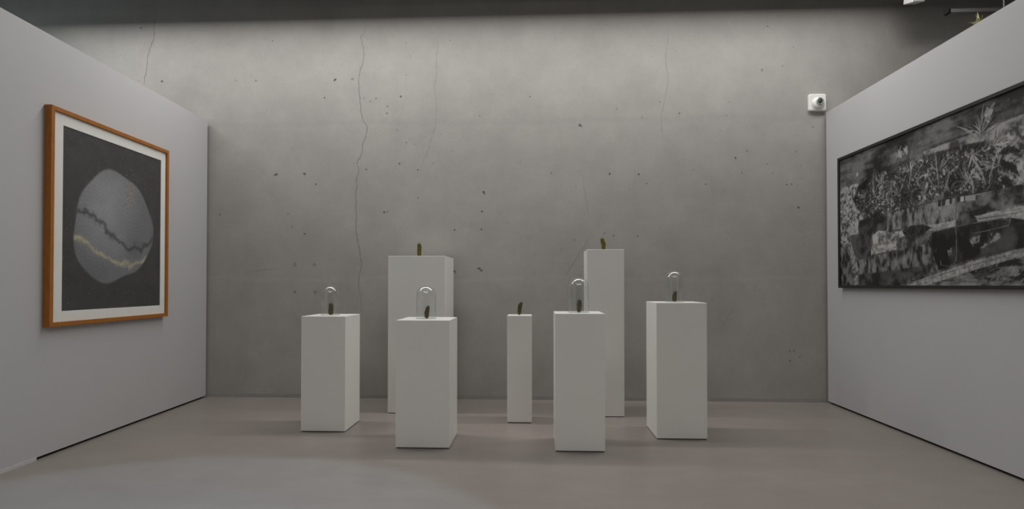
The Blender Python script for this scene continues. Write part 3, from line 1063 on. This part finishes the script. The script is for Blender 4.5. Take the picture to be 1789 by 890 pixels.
# diagonal pale kerb and the paving under it
cv.put(cv.poly(Q([(1575, 502), (1640, 480), (1789, 443), (2050, 400), (2050, 520), (1575, 520)]), 1), contrast(n_h * .5 + n_mid * .5, 0.02, 0.24, 0.38, 0.64))
cv.put(cv.poly(Q([(1570, 502), (1640, 477), (1700, 456), (1789, 433), (2050, 392), (2050, 410), (1789, 447), (1700, 472), (1640, 492), (1600, 504)]), 1),
       contrast(n_fine * .6 + n_mid * .4, 0.14, 0.34, 0.34, 0.6))
cv.curve(Q([(1575, 501), (1640, 481), (1700, 463), (1789, 439)]), 0.7, 0.07)
for k in range(60):
    x, y = q(1690 + 95 * rg.random(), 465 + 35 * rg.random())
    cv.stroke(x, y, x + rg.normal(6, 10), y - abs(rg.normal(0, 6)), 0.8, 0.04 + 0.32 * rg.random(), 0.7)
# narrow leaning strip at the left
cv.put(cv.poly(Q([(1478, 408), (1483, 410), (1500, 470), (1499, 504), (1493, 504), (1490, 470)]), 1), contrast(n_fine, 0.08, 0.26, .35, .6))
cv.put(cv.poly(Q([(1464, 440), (1478, 430), (1490, 475), (1494, 504), (1464, 504)]), 2), contrast(n_v, 0.02, 0.16, .38, .66))
# bent hand rail
for off, v in ((0, 0.20), (1.6, 0.03)):
    cv.curve([(x + off, y) for x, y in Q([(1669, 345), (1669, 380), (1671, 420), (1671, 450), (1668, 460), (1658, 465), (1644, 463), (1643, 455)])], 1.1, v, 0.9)
# scratches over everything
for k in range(2600):
    x, y = rg.random() * cw, rg.random() * ch
    v = float(cv.a[int(y), int(x), 0])
    an = rg.normal(1.3, 0.7)
    L = 3 + 9 * rg.random()
    tone = v * (1.9 if rg.random() < 0.5 else 0.4)
    cv.stroke(x, y, x + L * math.cos(an), y + L * math.sin(an), 0.45, min(0.42, tone + 0.01), 0.6)
cv.a = np.where(cv.a > 0.10, cv.a * 1.08, cv.a * 0.92)
cv.a *= np.array([1.0, 0.985, 0.96])
p = ink_mesh('drawing', cv, DW, DH, PRINT_R, t, 0)
p.location = (0.025, -0.0355, 0.025)
tag(t, 'wide black framed charcoal drawing of garden plants beside a pool', 'picture')

# ------------------------------------------------------------------ detector on the concrete wall
c = on_depth(1427.5, 179.5, BACK_Y - 0.017)
hw = 0.5 * 29 * BACK_Y / FPX
t = empty('wall_detector', (c.x, BACK_Y, c.z))
bm = bmesh.new()
bm_box(bm, (-hw, -0.034, -hw), (hw, 0.0, hw))
bmesh.ops.bevel(bm, geom=[e for e in bm.edges if abs(e.verts[0].co.y - e.verts[1].co.y) > 0.01], offset=0.022, segments=4, profile=0.5, affect='EDGES')
bmesh.ops.bevel(bm, geom=[e for e in bm.edges if all(abs(v.co.y + 0.034) < 1e-5 for v in e.verts)], offset=0.012, segments=3, profile=0.5, affect='EDGES')
from_bm('back_box', bm, PLASTIC, t)
bm = bmesh.new()
bm_lathe(bm, [(0.0, 0.0), (0.068, 0.0), (0.068, 0.012), (0.060, 0.026), (0.046, 0.034), (0.0, 0.036)], 40, axis='Y')
hd = from_bm('round_head', bm, PLASTIC, t, smooth=True)
hd.location = (0.004, -0.033, -0.012)
bm = bmesh.new()
bm_lathe(bm, [(0.034, 0.0), (0.040, 0.0), (0.040, 0.016), (0.030, 0.020), (0.026, 0.012), (0.026, 0.0)], 32, axis='Y')
rgo = from_bm('lens_ring', bm, RING, hd, smooth=True)
rgo.location = (0.002, -0.031, 0.010)
bm = bmesh.new()
bm_lathe(bm, [(0.0, 0.0), (0.027, 0.0), (0.024, 0.010), (0.014, 0.017), (0.0, 0.020)], 32, axis='Y')
le = from_bm('lens', bm, LENS, hd, smooth=True)
le.location = (0.002, -0.033, 0.010)
box('status_window', (-0.014, -0.034, 0.052), (0.020, -0.020, 0.059), RING, hd, 0.002)
tag(t, 'square white detector with round lens mounted on the concrete wall', 'detector')

# ------------------------------------------------------------------ things seen over the right partition
# suspended rail on a thin cable
y_r = BACK_Y - 0.45
a, b = on_depth(1654, 21, y_r), on_depth(1790, 22, y_r)
cabx = on_depth(1754, 10, y_r).x
t = empty('suspended_rail', (a.x, y_r, a.z))
L = b.x - a.x
bm = bmesh.new()
bm_box(bm, (0.02, -0.03, -0.02), (L, 0.03, 0.02), 0.004)
from_bm('rail', bm, plain('pale_grey_rail', (0.26, 0.255, 0.25), 0.5, 0.4), t)
bm = bmesh.new()
bm_box(bm, (-0.012, -0.033, -0.026), (0.022, 0.033, 0.024), 0.006)
from_bm('end_cap', bm, HOUSING, t)
for xx in (cabx - a.x, L - 0.05):
    bm = bmesh.new()
    bm_tube(bm, [(xx, 0, 0.018), (xx, 0, CEIL_Z - a.z)], 0.007, 8)
    from_bm('cable', bm, CABLE, t)
    box('cable_clamp', (xx - 0.015, -0.02, 0.018), (xx + 0.015, 0.02, 0.04), METAL, t, 0.003)
tag(t, 'thin grey metal rail hung on a pale cable beyond the drawing wall', 'rail')

# small white spotlight box hanging from the ceiling
y_s = BACK_Y - 0.35
p = on_depth(1597, 0, y_s)
t = empty('ceiling_spotlight', (p.x, y_s, CEIL_Z))
drop = p.z - CEIL_Z
bm = bmesh.new()
bm_box(bm, (-0.078, -0.06, -0.02), (0.078, 0.06, 0.20), 0.008)
hd = from_bm('lamp_head', bm, PLASTIC, t)
hd.location = (0, 0, drop - 0.015)
hd.rotation_euler = (0.25, -0.12, 0.2)
bm = bmesh.new()
bm_box(bm, (-0.045, -0.064, 0.01), (0.045, -0.058, 0.035), 0.002)
from_bm('vent_slot', bm, HOUSING, hd)
bm = bmesh.new()
bm_tube(bm, [(0, 0, drop + 0.15), (0, 0, -0.02)], 0.012, 10)
from_bm('stem', bm, PLASTIC, t)
bm = bmesh.new()
bm_lathe(bm, [(0.0, 0.0), (0.05, 0.0), (0.05, -0.025), (0.0, -0.03)], 24)
from_bm('ceiling_cup', bm, PLASTIC, t)
tag(t, 'small white box spotlight hanging beside the concrete wall', 'spotlight')

# tall spiky plant behind the right partition
y_p = 5.35
tip = on_depth(1711, 42, y_p)
t = empty('potted_plant', (tip.x, y_p, 0))
bm = bmesh.new()
bm_lathe(bm, [(0.0, 0.0), (0.17, 0.0), (0.22, 0.40), (0.235, 0.42), (0.235, 0.45), (0.205, 0.45), (0.20, 0.40), (0.0, 0.40)], 32)
from_bm('pot', bm, POT, t, smooth=True)
bm = bmesh.new()
bm_lathe(bm, [(0.0, 0.415), (0.12, 0.412), (0.198, 0.405)], 24)
from_bm('soil', bm, SOIL, t)
bm = bmesh.new()
zt = tip.z - 0.03
bm_tube(bm, [(0, 0, 0.38), (0.02, 0.01, 1.2), (-0.02, 0, 2.2), (0.015, 0, 3.2), (0, 0, zt)], [0.045, 0.038, 0.034, 0.03, 0.024], 12)
from_bm('trunk', bm, BARK, t, smooth=True)
rnd = random.Random(9)
for k in range(110):
    bm = bmesh.new()
    an = k * 2.39996
    el = rnd.uniform(-0.5, 1.45)
    Lf = rnd.uniform(0.08, 0.155)
    wd = rnd.uniform(0.004, 0.009)
    dv = Vector((math.cos(an) * math.cos(el), math.sin(an) * math.cos(el), math.sin(el)))
    side = Vector((-math.sin(an), math.cos(an), 0))
    o0 = Vector((0, 0, zt - 0.03 + 0.06 * rnd.random()))
    prev = None
    for j in range(6):
        s = j / 5
        c0 = o0 + dv * Lf * s + Vector((0, 0, -0.05 * Lf * s * s * 4 * rnd.uniform(0.6, 1.2)))
        ww = wd * (1 - s) ** 0.6 + 0.0006
        pr = (bm.verts.new(c0 - side * ww), bm.verts.new(c0 + Vector((0, 0, -0.003 * (1 - s)))), bm.verts.new(c0 + side * ww))
        if prev:
            bm.faces.new((prev[0], prev[1], pr[1], pr[0]))
            bm.faces.new((prev[1], prev[2], pr[2], pr[1]))
        prev = pr
    from_bm('leaf', bm, LEAF if k % 3 else LEAF2, t)
tag(t, 'tall thin plant with a yellow-green spiky tuft behind the drawing wall', 'plant')
